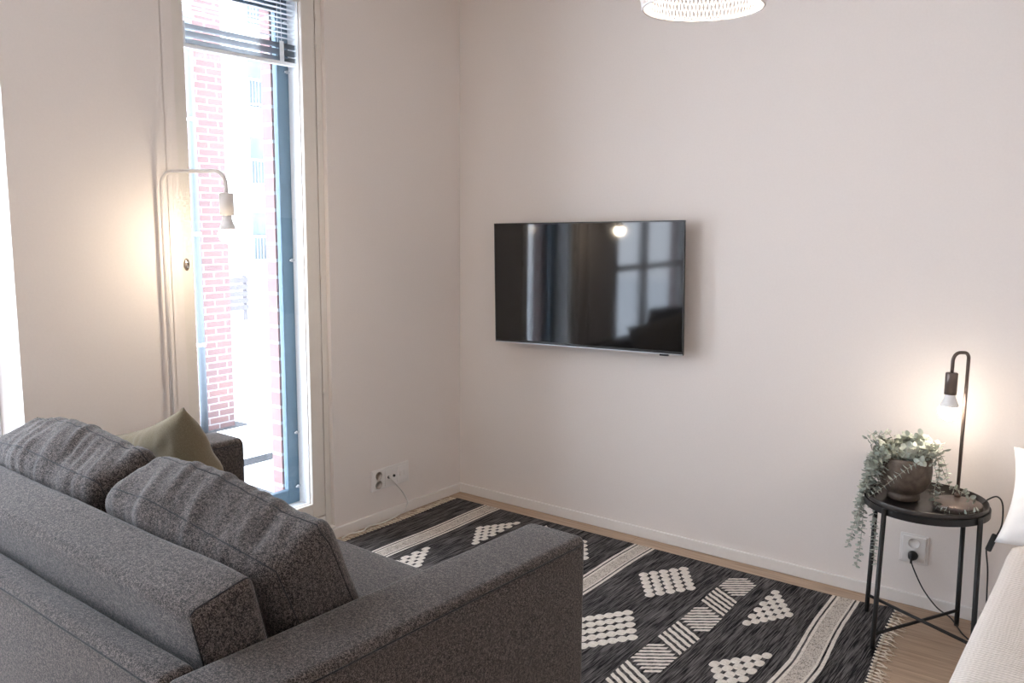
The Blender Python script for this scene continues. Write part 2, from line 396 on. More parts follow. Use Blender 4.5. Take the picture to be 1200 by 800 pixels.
# ---------------------------------------------------------------- window 2 (big one further along, just entering the frame on the left)
def big_window(name, W, panes):
    w = struct(bpy.data.objects.new(name, None)); C.objects.link(w)
    f = MB(); ring(f, -.24, -.18, W[0], W[1], W[2], W[3], .05, .05, .05)
    for p, q in zip(panes[:-1], panes[1:]): f.box((-.24, p[1], W[2]), (-.18, q[0], W[3]))
    struct(f.build('window_frame', M['jamb'], w, bevel=.004))
    f = MB().box((-.15, W[0], W[2]), (.03, W[1], W[2]+.02)); struct(f.build('window_sill', M['trim'], w, bevel=.004))
    for a, c in panes:
        f = MB(); ring(f, -.23, -.19, a, c, .35, 2.45, .04, .05, .05); f.box((-.23, a, 1.12), (-.19, c, 1.17))
        struct(f.build('window_sash', M['jamb'], w, bevel=.004))
        f = MB().box((-.212, a+.04, .4), (-.208, c-.04, 2.4)); struct(f.build('window_pane', M['glass'], w))
big_window('window_2', W2, ((-4.10, -3.25), (-3.20, -2.35)))
big_window('window_3', W3, ((-6.05, -5.285), (-5.215, -4.45)))  # unseen window added behind the camera to let in more daylight

# ---------------------------------------------------------------- television
al = math.radians(2.2)
tn = V((math.sin(al), -math.cos(al), 0)); C0 = at(690, 334, 1, -.105)
tl, b_l, tr, br_ = (on(u, v, C0, tn) for u, v in ((580, 262), (579.5, 399.5), (803.5, 257.5), (799.5, 417)))
tc = (tl+b_l+tr+br_)/4; ex = ((tr-tl)+(br_-b_l)).normalized(); ez = tn.cross(ex).normalized()
ez = -ez if ez.z < 0 else ez
tw = ((tr-tl).length+(br_-b_l).length)/2; thh = ((tl-b_l).dot(ez)+(tr-br_).dot(ez))/2
tm = Matrix((ex, -tn, ez)).transposed().to_4x4(); tm.translation = tc
tv = thing('television', 'black flat screen television mounted on the white wall', 'television'); tv.matrix_world = tm
a, c = tw/2, thh/2
f = MB(); e = .006
f.box((-a, 0, -c), (-a+e, .012, c)).box((a-e, 0, -c), (a, .012, c)).box((-a+e, 0, c-e), (a-e, .012, c)).box((-a+e, 0, -c+.004), (a-e, .012, -c+.016)).box((-a+e, .006, -c+.01), (a-e, .014, c-.004))
f.build('bezel', M['bezel'], tv, bevel=.001)
f = MB().box((-a+e, .0015, -c+.016), (a-e, .006, c-e)); f.build('screen', M['screen'], tv)
f = MB().box((-a+.002, -.001, -c), (a-.002, .011, -c+.005)); f.build('bottom_trim', M['silver'], tv, bevel=.001)
f = MB(); f.add([(-a+.012, .014, -c+.015), (a-.012, .014, -c+.015), (a-.012, .014, c-.012), (-a+.012, .014, c-.012), (-a+.05, .042, -c+.03), (a-.05, .042, -c+.03), (a-.05, .03, c-.08), (-a+.05, .03, c-.08)],
      [(0, 1, 2, 3), (4, 5, 6, 7), (0, 1, 5, 4), (1, 2, 6, 5), (2, 3, 7, 6), (3, 0, 4, 7)]); f.build('rear_housing', M['bezel'], tv, bevel=.004)
f = MB().box((a-.115, -.003, -c-.007), (a-.07, .008, -c+.002)); f.build('sensor', M['bezel'], tv, bevel=.002)
f = MB().box((-.2, .04, -.12), (.2, .052, .12)).box((-.17, .05, -.1), (-.14, .1105, .1)).box((.14, .05, -.1), (.17, .099, .1)); f.build('wall_bracket', M['black'], tv)

# ---------------------------------------------------------------- sockets
def socket_face(mb, y, z, r=.02, mi0=0, mi1=1, mi2=2):
    """round recessed outlet facing +local x; local axes: x out, y across, z up"""
    R = Matrix.Translation((0, y, z)) @ Matrix.Rotation(PI/2, 4, 'Y')
    mb.lathe([(r+.002, .001), (r+.002, .0035), (r, .0035), (r-.001, -.004), (0, -.004)], n=28, mi=mi0, mat=Matrix.Translation((.012, 0, 0)) @ R)
    for s in (-1, 1):
        mb.lathe([(.0026, 0), (.0026, .001), (0, .001)], n=10, mi=mi1, mat=Matrix.Translation((.0085, y+s*.0095, z)) @ Matrix.Rotation(PI/2, 4, 'Y'))
        mb.box((.0085, y-.003, z+s*(r-.003)-.0015), (.0125, y+.003, z+s*(r-.003)+.0015), mi2)
zc = .2205
ws = thing('wall_socket', 'long white socket panel with outlets and aerial holes beside the window', 'socket', (0, -.558, zc))
f = MB().box((0, -.134, -.055), (.009, .134, .055)); f.build('face_plate', M['plastic'], ws, bevel=.004)
f = MB().box((.008, -.129, -.05), (.0125, -.046, .05)); f.build('outlet_insert', M['plastic'], ws, bevel=.002)
for dz in (.023, -.023):
    f = MB(); socket_face(f, -.088, dz, .0195); f.build('outlet', [M['contact'], M['hole'], M['contact']], ws)
f = MB().box((.008, -.042, -.042), (.011, .04, .042)); f.build('aerial_insert', M['plastic'], ws, bevel=.002)
for yy in (-.018, .02):
    f = MB().lathe([(.007, 0), (.007, .006), (.005, .006), (.0045, .001), (0, .001)], n=18, mi=0, mat=Matrix.Translation((.0105, yy, 0)) @ Matrix.Rotation(PI/2, 4, 'Y')); f.build('aerial_hole', M['hole'], ws)
f = MB().box((.008, .046, -.04), (.0115, .128, .04)).box((.011, .062, -.012), (.0145, .082, .014)).box((.011, .09, -.012), (.0145, .11, .014)); f.build('data_insert', M['plastic'], ws, bevel=.002)

ws2 = thing('wall_socket', 'white double wall socket under the small black table', 'socket', (2.377, 0, .236), (0, 0, -PI/2))
f = MB().box((0, -.053, -.06), (.006, .053, .06)); f.build('face_plate', M['plastic'], ws2, bevel=.003)
f = MB().box((.005, -.044, -.052), (.012, .044, .052)); f.build('outlet_insert', M['plastic'], ws2, bevel=.003)
for dz in (.025, -.025):
    f = MB(); socket_face(f, 0, dz, .0205); f.build('outlet', [M['plastic'], M['hole'], M['contact']], ws2)

# white cord from the left socket to the floor
pc = [(.014, -.575, .224), (.03, -.56, .20), (.035, -.50, .13), (.03, -.462, .075), (.026, -.455, .05), (.03, -.49, .022), (.035, -.56, .010), (.048, -.66, .011), (.032, -.74, .011), (.056, -.80, .011), (.035, -.87, .011), (.05, -.93, .011)]
f = MB().tube(smooth_path(pc), .0038, 8); o = f.build('cable', M['whitecord'])
tag(o, 'white cable from the long socket panel down to the floor by the skirting', 'cable')

# ---------------------------------------------------------------- sofa
TH = math.radians(-1.8); SO = V((1.873, -1.674, 0))
so = thing('sofa', 'charcoal grey wool sofa with wide box arms, seen from behind', 'sofa', SO, (0, 0, TH))
# local frame: x to the right (0 at the outer face of the right arm), y forward, z up
def seam(mb, pts, r=.0022, mi=1): mb.tube(pts, r, 6, mi)
def wob(p, s=3.0, a=.004): return a*noise.noise(V((p.x*s, p.y*s, p.z*s)))
def arm(cx):
    h = (.097, .565, .31)
    df = lambda p, n: p + n*(.005*(1-(p.z/h[2])**2)*(1-(p.y/h[1])**4)) + n*wob(p, 4, .003)
    vs, fs, sh = soft_box(h, .022, (4, 16, 8), df)
    mb = MB(); T = Matrix.Translation((cx, -h[1], .05+h[2])); mb.add(vs, fs, 0, True, T)
    for sx in (-1, 1):
        pts = [sh(V((sx*h[0], -h[1]+i*h[1]*2/24, h[2]-.020)))*1.0 for i in range(25)]
        pts = [T @ (p + V((sx*.0006, 0, 0))) for p in pts]; seam(mb, pts)
    for sy in (1, -1):
        pts = [T @ (sh(V((-h[0]+i*h[0]*2/8, sy*h[1], h[2]-.020))) + V((0, sy*.0006, 0))) for i in range(9)]; seam(mb, pts)
        for sx in (-1, 1):
            pts = [T @ (sh(V((sx*(h[0]-.01), sy*h[1], -h[2]+.03+i*(2*h[2]-.055)/8))) + V((0, sy*.0008, 0))) for i in range(9)]; seam(mb, pts)
    return mb
arm(-.098).build('arm', [M['sofa'], M['seam']], so)
la = arm(-1.722).build('arm', [M['sofa'], M['seam']], so); la.location.y = .024
# back panel
h = (.715, .04, .31); df = lambda p, n: p+n*wob(p, 3, .004)
vs, fs, sh = soft_box(h, .022, (20, 3, 8), df); T = Matrix.Translation((-.91, -1.093, .05+h[2]))
mb = MB().add(vs, fs, 0, True, T)
seam(mb, [T @ (sh(V((-h[0]+.02+i*(2*h[0]-.04)/30, -h[1], h[2]-.022)))+V((0, -.0006, 0))) for i in range(31)])
mb.build('back_panel', [M['sofa'], M['seam']], so)
# seat base and seat cushion
h = (.714, .515, .10); vs, fs, sh = soft_box(h, .02, (12, 10, 3)); MB().add(vs, fs, 0, True, Matrix.Translation((-.91, -.535, .155))).build('seat_base', M['sofa'], so)
h = (.712, .49, .095); df = lambda p, n: p+V((0, 0, .018*(1-(p.x/.712)**2)*(1-(p.y/.49)**4) if n.z > 0 else 0))+n*wob(p, 5, .004)
vs, fs, sh = soft_box(h, .035, (22, 16, 3), df); T = Matrix.Translation((-.91, -.545, .352)); mb = MB().add(vs, fs, 0, True, T)
seam(mb, [T @ (sh(V((-h[0]+.01+i*(2*h[0]-.02)/24, h[1], h[2]-.022)))+V((0, .0006, 0))) for i in range(25)])
mb.build('seat_cushion', [M['sofa'], M['seam']], so)
# long bolster forming the backrest
h = (.706, .072, .20); df = lambda p, n: p+n*(.006*(1-(p.x/h[0])**4))+n*wob(p, 3.5, .006)
vs, fs, sh = soft_box(h, .02, (24, 4, 8), df)
T = Matrix.Translation((-.905, -.945, .592)) @ Matrix.Rotation(math.radians(13), 4, 'X'); mb = MB().add(vs, fs, 0, True, T)
for sx in (-1, 1):
    loop = [(-h[1], -h[2]+.02), (-h[1], h[2]), (h[1], h[2]), (h[1], -h[2]+.02)]
    pts = []
    for (ya, za), (yb, zb) in zip(loop[:-1], loop[1:]):
        for i in range(10): t = i/10; pts.append(T @ (sh(V((sx*(h[0]-.012), ya+(yb-ya)*t, za+(zb-za)*t)))*1.001))
    seam(mb, pts)
mb.build('backrest', [M['sofa'], M['seam']], so)
for x in (-.1, -1.72):
    for y in (-.16, -1.0):
        MB().lathe([(.02, 0), (.024, .055), (0, .055)], (x, y, 0), 14).build('leg', M['black'], so)

def back_cushion(ux, label, seed, wdt=.695, sag=0):
    h = (wdt/2, .098, .235)
    def df(p, n):
        fx, fz = p.x/h[0], p.z/h[2]
        puff = .030*max(0, 1-fx**4)*max(0, 1-fz**4)*(1 if abs(n.y) > .5 else .35)
        q = p+n*puff
        top = max(0, (fz-.15)/.85) if fz > .15 else 0
        q += V((0, 0, -.016*(abs(fx)**3)*(1 if fz > 0 else .3) - .012*math.sin((fx+seed)*2.1)**2*(fz > .5)))
        q.z -= sag*max(0, (fx+1)/2)**1.7*max(0, (fz+1)/2)
        # gathered folds running over the top panel
        s = noise.noise(V((p.x*20+seed*7+p.y*9, p.y*7, p.z*3)))+.7*noise.noise(V((p.x*42+p.y*26, p.y*9, seed*3+p.z*4)))
        q += n*(.009*top*top*s)
        q += n*.006*noise.noise(V((p.x*6+seed*5, p.y*6, p.z*6)))
        return q
    vs, fs, sh = soft_box(h, .05, (64, 10, 28), df)
    c = SO + Matrix.Rotation(TH, 3, 'Z') @ V((ux, -.735, .672))
    o_ = thing('back_cushion', label, 'cushion', c, (math.radians(22), 0, TH), 'loose back cushions on the sofa')
    mb = MB().add(vs, fs, 0, True)
    mb.build('cover', M['sofa'], o_)
    sm = MB()
    for sy, off in ((-1, .026), (1, .026)):
        for y in (sy*(h[1]-.0001),):
            loop = [(-h[0], -h[2]), (h[0], -h[2]), (h[0], h[2]), (-h[0], h[2]), (-h[0], -h[2])]; pts = []
            for (xa, za), (xb, zb) in zip(loop[:-1], loop[1:]):
                for i in range(24):
                    t = i/24; x_, z_ = xa+(xb-xa)*t, za+(zb-za)*t
                    # a line on the side faces, a little in from the panel edge
                    pts.append(sh(V((x_, sy*(h[1]-off), z_)))*1.0015)
            sm.tube(pts, .0017, 6, 0, closed=True)
    sm.build('piping', M['seam'], o_)
    return o_
back_cushion(-.555, 'charcoal wool back cushion nearest the right arm of the sofa', .3, sag=.062)
back_cushion(-1.275, 'charcoal wool back cushion at the window end of the sofa', 1.7)

# olive pillow leaning in the far corner of the seat
def throw_pillow(name, label, cat, corners, thick, mt, seed, n=34, fold=.012):
    """corners: four points bl br tr tl of the square"""
    bl_, br2, tr2, tl2 = [V(p) for p in corners]; ce = (bl_+br2+tr2+tl2)/4
    nx = ((br2-bl_)+(tr2-tl2)).normalized(); nz = ((tl2-bl_)+(tr2-br2)); nz = (nz-nx*nz.dot(nx)).normalized(); ny = nz.cross(nx)
    hw = ((br2-bl_).length+(tr2-tl2).length)/4; hh = ((tl2-bl_).length+(tr2-br2).length)/4
    vs, fs = [], []
    for side in (1, -1):
        o = len(vs)
        for i in range(n+1):
            for j in range(n+1):
                s, t = -1+2*i/n, -1+2*j/n
                px = s*(1-.075*(1-t*t)); pz = t*(1-.075*(1-s*s))
                d = max(0, (1-s*s))**.42*max(0, (1-t*t))**.42
                wv = fold*d**.5*(noise.noise(V((s*2.2+seed, t*2.2, side)))+.6*noise.noise(V((s*6+t*2, t*5-s*3, seed+side))))
                vs.append((px*hw, side*(thick*d)+wv*side, pz*hh))
        for i in range(n):
            for j in range(n):
                q = (o+i*(n+1)+j, o+(i+1)*(n+1)+j, o+(i+1)*(n+1)+j+1, o+i*(n+1)+j+1); fs.append(q if side == 1 else q[::-1])
    mb = MB().add(vs, fs, 0, True)
    o_ = mb.build(name, mt, auto=False)
    mm = Matrix((nx, ny, nz)).transposed().to_4x4(); mm.translation = ce; o_.matrix_world = mm
    bm = bmesh.new(); bm.from_mesh(o_.data); bmesh.ops.remove_doubles(bm, verts=bm.verts, dist=.0004); bmesh.ops.recalc_face_normals(bm, faces=bm.faces); bm.to_mesh(o_.data); bm.free()
    return tag(o_, label, cat)
def sofa_pt(u, w_, z): return SO + Matrix.Rotation(TH, 3, 'Z') @ V((u, -w_, z))
PT = sofa_pt(-1.20, .475, .935); PA = sofa_pt(-1.68, .475, .765)
e1 = (PT-PA); e1n = e1.normalized()
down = sofa_pt(-1.0, .36, .50)-PT; down = (down-e1n*down.dot(e1n)).normalized()*e1.length
throw_pillow('throw_pillow', 'olive green linen throw pillow in the far corner of the sofa', 'pillow', [PA+down, PT+down, PT, PA], .105, M['olive'], 3.1, fold=.022)

# ---------------------------------------------------------------- rug
RZ = .008
def warp(x, y):
    s = max(0, min(1, (x-1.7)/.65)); x2 = x+.062*s*max(0, min(1, (-.1-y)/.65))
    y2 = y+.045*max(0, (x-2.1)/.25)**2*math.exp(-(-.115-y)/.08) if x > 2.1 else y
    return x2+.004*math.sin(y*9+x), y2
X0, X1, Y0, Y1 = .087, 2.338, -1.655, -.122
rug = thing('rug', 'flat woven charcoal rug with cream diamonds and striped bands on the floor', 'rug', (0, 0, 0))
mb = MB(); nx_, ny_ = 90, 60; vs = []
for k in (0, 1):
    for i in range(nx_+1):
        for j in range(ny_+1):
            x, y = warp(X0+(X1-X0)*i/nx_, Y0+(Y1-Y0)*j/ny_); vs.append((x, y, RZ if k else .0005))
q = (nx_+1)*(ny_+1); fs = []
for i in range(nx_):
    for j in range(ny_):
        a_ = i*(ny_+1)+j; fs.append((q+a_, q+a_+ny_+1, q+a_+ny_+2, q+a_+1))
for i in range(nx_):
    for j in (0, ny_): a_ = i*(ny_+1)+j; fs.append((a_, a_+ny_+1, q+a_+ny_+1, q+a_))
for j in range(ny_):
    for i in (0, nx_): a_ = i*(ny_+1)+j; fs.append((a_, a_+1, q+a_+1, q+a_))
mb.add(vs, fs, 0)
def strip(xa, xb, mi, z, n=60, ya=Y0, yb=Y1, rag=.0012):
    vs = []
    for j in range(n+1):
        y = ya+(yb-ya)*j/n; r1 = rag*noise.noise(V((xa*50, y*30, 1))); r2 = rag*noise.noise(V((xb*50, y*30, 2)))
        p, p2 = warp(xa+r1, y), warp(xb+r2, y); vs += [(p[0], p[1], z), (p2[0], p2[1], z)]
    mb.add(vs, [(2*j, 2*j+1, 2*j+3, 2*j+2) for j in range(n)], mi)
def stripe(x):
    strip(x, x+.012, 1, RZ+.0008); strip(x+.019, x+.029, 1, RZ+.0008)
    strip(x+.029, x+.079, 2, RZ+.0006); strip(x+.079, x+.087, 1, RZ+.0008); strip(x+.094, x+.106, 1, RZ+.0008)
for x in (.280, 1.188, 2.102): stripe(x)
def oval(x, y, a=.0125, bb=.031, mi=1):
    vs = []; n = 14
    for rr, zz in ((1, .0006), (.75, .0022), (0, .0028)):
        if rr == 0: p = warp(x, y); vs.append((p[0], p[1], RZ+zz)); continue
        for i in range(n):
            t = 2*PI*i/n; s_ = abs(math.cos(t))**.7*math.copysign(1, math.cos(t)); c_ = abs(math.sin(t))**.8*math.copysign(1, math.sin(t))
            p = warp(x+a*rr*c_, y+bb*rr*s_); vs.append((p[0], p[1], RZ+zz))
    fs = [(i, (i+1) % n, n+(i+1) % n, n+i) for i in range(n)]+[(n+i, n+(i+1) % n, 2*n) for i in range(n)]
    mb.add(vs, fs, mi, True)
XM = 1.245
for mir in (False, True):
    fx = (lambda x: 2*XM-x) if mir else (lambda x: x)
    # big diamonds
    for k, cy in enumerate((-.417, -.945, -1.473)):
        a1 = V((.0295, -.042)) if k % 2 else V((.0225, -.033)); n1 = 5 if k % 2 else 6
        a2 = V((-.0215, -.033)) if k % 2 else V((-.0275, -.041)); n2 = 6 if k % 2 else 5
        top = V((1.506+.01*(k % 2), cy+.163))
        for i in range(n1):
            for j in range(n2):
                p = top+a1*i+a2*j
                if Y0+.02 < p.y < Y1-.02: oval(fx(p.x), p.y, .0185, .0235)
    # triangles
    for k, cy in enumerate((-.411, -.945, -1.48)):
        for col in range(6):
            for i in range(6-col):
                y = cy+(i-(5-col)/2)*.067; x = 1.907+.0215*col if k % 2 == 0 else 2.038-.0215*col
                if Y0+.02 < y < Y1-.02: oval(fx(x), y, .0150, .0235)
    # zigzag band of hatched blocks
    for k in range(-1, 5):
        cy = -.467-.379*k
        for i in range(5):                                   # four bars running down to the right
            yc = cy+.040*(2-i)*.86
            ya, yb = yc+.040, yc-.040
            if not (Y0+.02 < yb and ya < Y1-.02): continue
            t = .0095; n = 8; vs = []
            for s in range(n+1):
                x = 1.703+.117*s/n; y = ya+(yb-ya)*s/n+.002*math.sin(s*2.3+i)
                p, p2 = warp(fx(x), y+t), warp(fx(x), y-t); vs += [(p[0], p[1], RZ+.0018), (p2[0], p2[1], RZ+.0018)]
            mb.add(vs, [(2*s, 2*s+1, 2*s+3, 2*s+2) for s in range(n)], 1)
        hy = cy+.379/2+0.0
        hexa = [V((1.706, hy-.035)), V((1.706, hy+.095)), V((1.735, hy+.118)), V((1.82, hy+.06)), V((1.82, hy-.095)), V((1.79, hy-.125))]
        hexa = [V((1.705, hy+.068)), V((1.737, hy+.112)), V((1.822, hy+.05)), V((1.822, hy-.068)), V((1.79, hy-.112)), V((1.705, hy-.05))]
        for i in range(-4, 5):
            # bar y = hy + i*.024*1.2 + slope*(x-1.7635); clip to the hexagon in x
            base = hy+i*.0285; sl = .80; xs = []
            for e in range(6):
                P, Q = hexa[e], hexa[(e+1) % 6]; fp = P.y-base-sl*(P.x-1.7635); fq = Q.y-base-sl*(Q.x-1.7635)
                if fp*fq < 0: t = fp/(fp-fq); xs.append(P.x+(Q.x-P.x)*t)
            if len(xs) < 2: continue
            xa, xb = min(xs), max(xs)
            if xb-xa < .02: continue
            if not (Y0+.02 < base-.06 and base+.06 < Y1-.005): continue
            t = .0088; n = 8; vs = []
            for s in range(n+1):
                x = xa+(xb-xa)*s/n; y = base+sl*(x-1.7635)+.0015*math.sin(s*2.1+i)
                p, p2 = warp(fx(x), y+t), warp(fx(x), y-t); vs += [(p[0], p[1], RZ+.0018), (p2[0], p2[1], RZ+.0018)]
            mb.add(vs, [(2*s, 2*s+1, 2*s+3, 2*s+2) for s in range(n)], 1)
mb.build('woven_field', [M['rugdark'], M['rugcream'], M['rugmix']], rug, auto=False)
for side in (-1, 1):
    f = MB(); y = Y0+.01
    while y < Y1-.005:
        x = X0 if side < 0 else X1
        px, py = warp(x, y)
        nfr = 3; k0 = V((px+side*.012, py, .0075))
        f.tube([(px-side*.004, py, .0075), k0], [.0035, .005], 6)
        for i in range(nfr):
            ln = random.choice((.022, .03, .035, .05))*random.uniform(.8, 1.2); dy = random.uniform(-.025, .025)
            f.tube([k0, k0+V((side*ln*.5, dy*.3, -.001+random.uniform(-.001, .003))), k0+V((side*ln, dy, -.0055))], [.0022, .0018, .0012], 5)
        y += random.uniform(.02, .028)
    f.build('fringe', M['fringe'], rug)

# ---------------------------------------------------------------- side table
TC = V((2.4585, -.291, 0)); TR = .1985
st = thing('side_table', 'small round black metal tray table against the wall', 'table', TC)
f = MB().lathe([(0, .500), (TR-.006, .512), (TR-.002, .515), (TR, .542), (TR+.0015, .544), (TR+.003, .542), (TR+.002, .510), (TR-.004, .506), (0, .506)], n=72)
f.build('tray', M['tray'], st)
f = MB()
f.lathe([(TR+.0035, .503), (TR+.0095, .503), (TR+.0095, .527), (TR+.0035, .527), (TR+.0035, .503)], n=72, smooth=False); f.build('support_ring', M['black'], st)
LR = .226; legs = [math.radians(a) for a in (243, 153, 63, -27)]
lz0 = [.0085, .0085, .001, .001]
for a_, z0 in zip(legs, lz0):
    x, y = LR*math.cos(a_), LR*math.sin(a_)
    MB().tube([(x, y, z0), (x*.999, y*.999, z0+.02), (x*.945, y*.945, .527)], .0088, 12).build('leg', M['black'], st)
for i in (0, 1):
    a_, b_ = legs[i], legs[i+2]; z = .062+.013*i
    MB().tube([(LR*math.cos(a_), LR*math.sin(a_), z), (LR*math.cos(b_), LR*math.sin(b_), z)], .0062, 10).build('crossbar', M['black'], st)

# ---------------------------------------------------------------- bulb helper
def bulb(parent, c, r, mt, up=1):
    """A-shape lamp with the globe below its neck"""
    nk = MB().lathe([(.0165, r*2.0), (.0175, r*1.55), (.0205, r*1.25), (.026, r*.86), (r*.88, r*.56), (r*.90, r*.45)], c, 28); nk.build('bulb_neck', M['bulbneck'], parent)
    pr = [(0, -r)]+[(r*math.cos(t), r*math.sin(t)) for t in [(-80+10*i)*PI/180 for i in range(0, 11)]]+[(r*.90, r*.46)]
    MB().lathe(pr, c, 28).build('bulb', mt, parent)

# ---------------------------------------------------------------- table lamp
tlp = thing('table_lamp', 'grey brown metal table lamp with bare glowing bulb on the tray table', 'lamp', (0, 0, 0))
BZ = .5135; bc = (2.557, -.272, BZ)
MB().lathe([(0, 0), (.079, 0), (.082, .003), (.082, .021), (.078, .025), (0, .025)], bc, 48).build('base', M['lampbrown'], tlp)
pole = V((2.545, -.205)); bp_ = V((2.505, -.265))
pts = path([(pole.x, pole.y, BZ+.02), (pole.x, pole.y, 1.068), (bp_.x, bp_.y, 1.072), (bp_.x, bp_.y, .99)], [.022, .03])
MB().tube(pts, .0062, 12).build('pole', M['lampbrown'], tlp)
MB().lathe([(.011, 0), (.011, .012), (0, .012)], (pole.x, pole.y, BZ+.025), 18).build('pole_collar', M['lampbrown'], tlp)
MB().lathe([(.019, -.078), (.0205, -.078), (.0205, -.003), (.018, 0), (0, 0)], (bp_.x, bp_.y, 1.0), 28).build('lamp_holder', M['lampbrown'], tlp)
bulb(tlp, (bp_.x, bp_.y, .862), .035, M['bulb_table'])
# cord: base -> over the rim -> switch -> down -> floor loop -> plug
sw = V((2.668, -.215, .395))
c1 = [(2.62, -.225, .522), (2.645, -.20, .547), (2.670, -.185, .557), (2.688, -.18, .53), (2.692, -.19, .46), (2.678, -.208, .415), tuple(sw)]
c2 = [tuple(sw), (2.655, -.225, .37), (2.662, -.20, .28), (2.66, -.13, .12), (2.66, -.06, .02), (2.655, -.035, .0045), (2.625, -.03, .0045), (2.605, -.045, .0045), (2.625, -.06, .0045), (2.68, -.06, .0045), (2.72, -.10, .0045), (2.70, -.2, .0045), (2.645, -.215, .0045), (2.60, -.17, .0045), (2.57, -.115, .0045), (2.535, -.06, .012), (2.48, -.035, .03), (2.43, -.035, .085), (2.397, -.045, .15), (2.379, -.05, .195), (2.377, -.046, .208)]
cordo = MB().tube(smooth_path(c1, 8), .0028, 8).tube(smooth_path(c2, 8), .0028, 8).build('power_cord', M['cord'], tlp)
T = Matrix.Translation(sw) @ V((.3, .25, 1)).to_track_quat('Z', 'Y').to_matrix().to_4x4()
vs, fs, sh = soft_box((.011, .008, .033), .006, (2, 2, 4)); MB().add(vs, fs, 0, True, T).build('cord_switch', M['cord'], tlp)
f = MB().lathe([(0, 0), (.0185, 0), (.0185, .010), (.015, .026), (.009, .034), (0, .034)], n=24, mat=Matrix.Translation((2.377, -.009, .211)) @ Matrix.Rotation(PI/2, 4, 'X'))
f.tube([(2.377, -.034, .211), (2.377, -.048, .205), (2.378, -.05, .190)], .0045, 8); f.build('plug', M['cord'], tlp)

# ---------------------------------------------------------------- floor lamp
flp = thing('floor_lamp', 'slim beige white floor lamp with bent arm and bare bulb beside the window', 'lamp', (0, 0, 0))
q0 = V((.030, -1.768)); q1 = V((.300, -1.676))
MB().lathe([(0, 0), (.118, 0), (.12, .003), (.12, .014), (.116, .018), (0, .018)], (.152, -1.735, .0005), 48).build('base', M['lampwhite'], flp)
MB().tube(path([(q0.x, q0.y, .01), (q0.x, q0.y, 1.692), (q1.x, q1.y, 1.692), (q1.x, q1.y, 1.60)], [.05, .05]), .0075, 12).build('pole', M['lampwhite'], flp)
MB().lathe([(.024, -.082), (.0255, -.082), (.0255, -.004), (.022, 0), (0, 0)], (q1.x, q1.y, 1.612), 28).build('lamp_holder', M['lampwhite'], flp)
bulb(flp, (q1.x, q1.y, 1.464), .034, M['bulb_warm'])

# ---------------------------------------------------------------- pendant
pcx = V((2.022, -1.386, 2.087))
pl = thing('pendant_lamp', 'white lattice pendant lamp shade glowing from the ceiling', 'lamp', (pcx.x, pcx.y, 0))
def prof(t):   # t 0..1 bottom to top
    z = t*.27; r = .159+.014*math.sin(min(1, t*1.7)*PI*.9) if t < .62 else .1655*math.cos((t-.62)/.38*1.36)
    return max(r, .03), z
f = MB(); NS = 96; NT = 20
for d in (1, -1):
    for k in range(NS):
        pts = []
        for i in range(NT+1):
            t = i/NT; r, z = prof(t); a_ = 2*PI*k/NS + d*t*2*PI*7/NS*1.0
            pts.append((r*math.cos(a_), r*math.sin(a_), pcx.z+z))
        f.tube(pts, .0017, 4, cap=False)
f.build('lattice', M['shade'], pl, auto=False)
f = MB()
f.tube([(.159*math.cos(2*PI*i/72), .159*math.sin(2*PI*i/72), pcx.z) for i in range(72)], .0038, 8, closed=True)
f.build('bottom_ring', M['shade'], pl)
MB().lathe([(.034, 0), (.034, .03), (.02, .06), (0, .06)], (0, 0, pcx.z+.25), 24).build('lamp_holder', M['shade'], pl)
MB().lathe([(0, -.04)]+[(.04*math.cos(t), .04*math.sin(t)) for t in [(-75+15*i)*PI/180 for i in range(10)]]+[(.016, .055), (.014, .10)], (0, 0, pcx.z+.16), 24).build('bulb', M['bulb_pendant'], pl)
MB().tube([(0, 0, pcx.z+.3), (0, 0, RH-.02)], .003, 8).build('cord', M['whitecord'], pl)
MB().lathe([(.05, -.03), (.05, -.004), (.045, 0), (0, 0)], (0, 0, RH), 28).build('ceiling_rose', M['shade'], pl)

# ---------------------------------------------------------------- potted eucalyptus
PC = V((2.375, -.262, .5135))
pp = thing('potted_plant', 'trailing eucalyptus in a dark bronze bowl pot on the tray table', 'plant', PC)
f = MB().lathe([(0, 0), (.052, 0), (.056, .003), (.0565, .02), (.05, .026), (.062, .032), (.080, .05), (.090, .078), (.0925, .112), (.089, .152), (.0865, .163), (.083, .162), (.084, .14), (.084, .115), (0, .115)], n=56)
f.build('pot', M['pot'], pp)
f = MB().lathe([(0, .126), (.04, .125), (.0838, .117)], n=40); f.build('soil', M['soil'], pp)
def leaf(mb, p, d, up, ln, wd, mi=0, cup=.25):
    d = d.normalized(); s = d.cross(up); s = s.normalized() if s.length > 1e-5 else V((1, 0, 0)); n_ = s.cross(d)
    rows = [(0, 0), (.16, .62), (.42, 1), (.72, .82), (.92, .38), (1, 0)]; vs = []
    for t, ww in rows:
        z = -cup*ln*t*t*.5
        for k in (-1, 0, 1): vs.append(p+d*(ln*t)+s*(k*wd*ww*.5)+n_*(z+(abs(k)*wd*ww*.12)))
    fs = [(3*i+k, 3*i+k+1, 3*i+k+4, 3*i+k+3) for i in range(len(rows)-1) for k in (0, 1)]
    mb.add(vs, fs, mi, True)
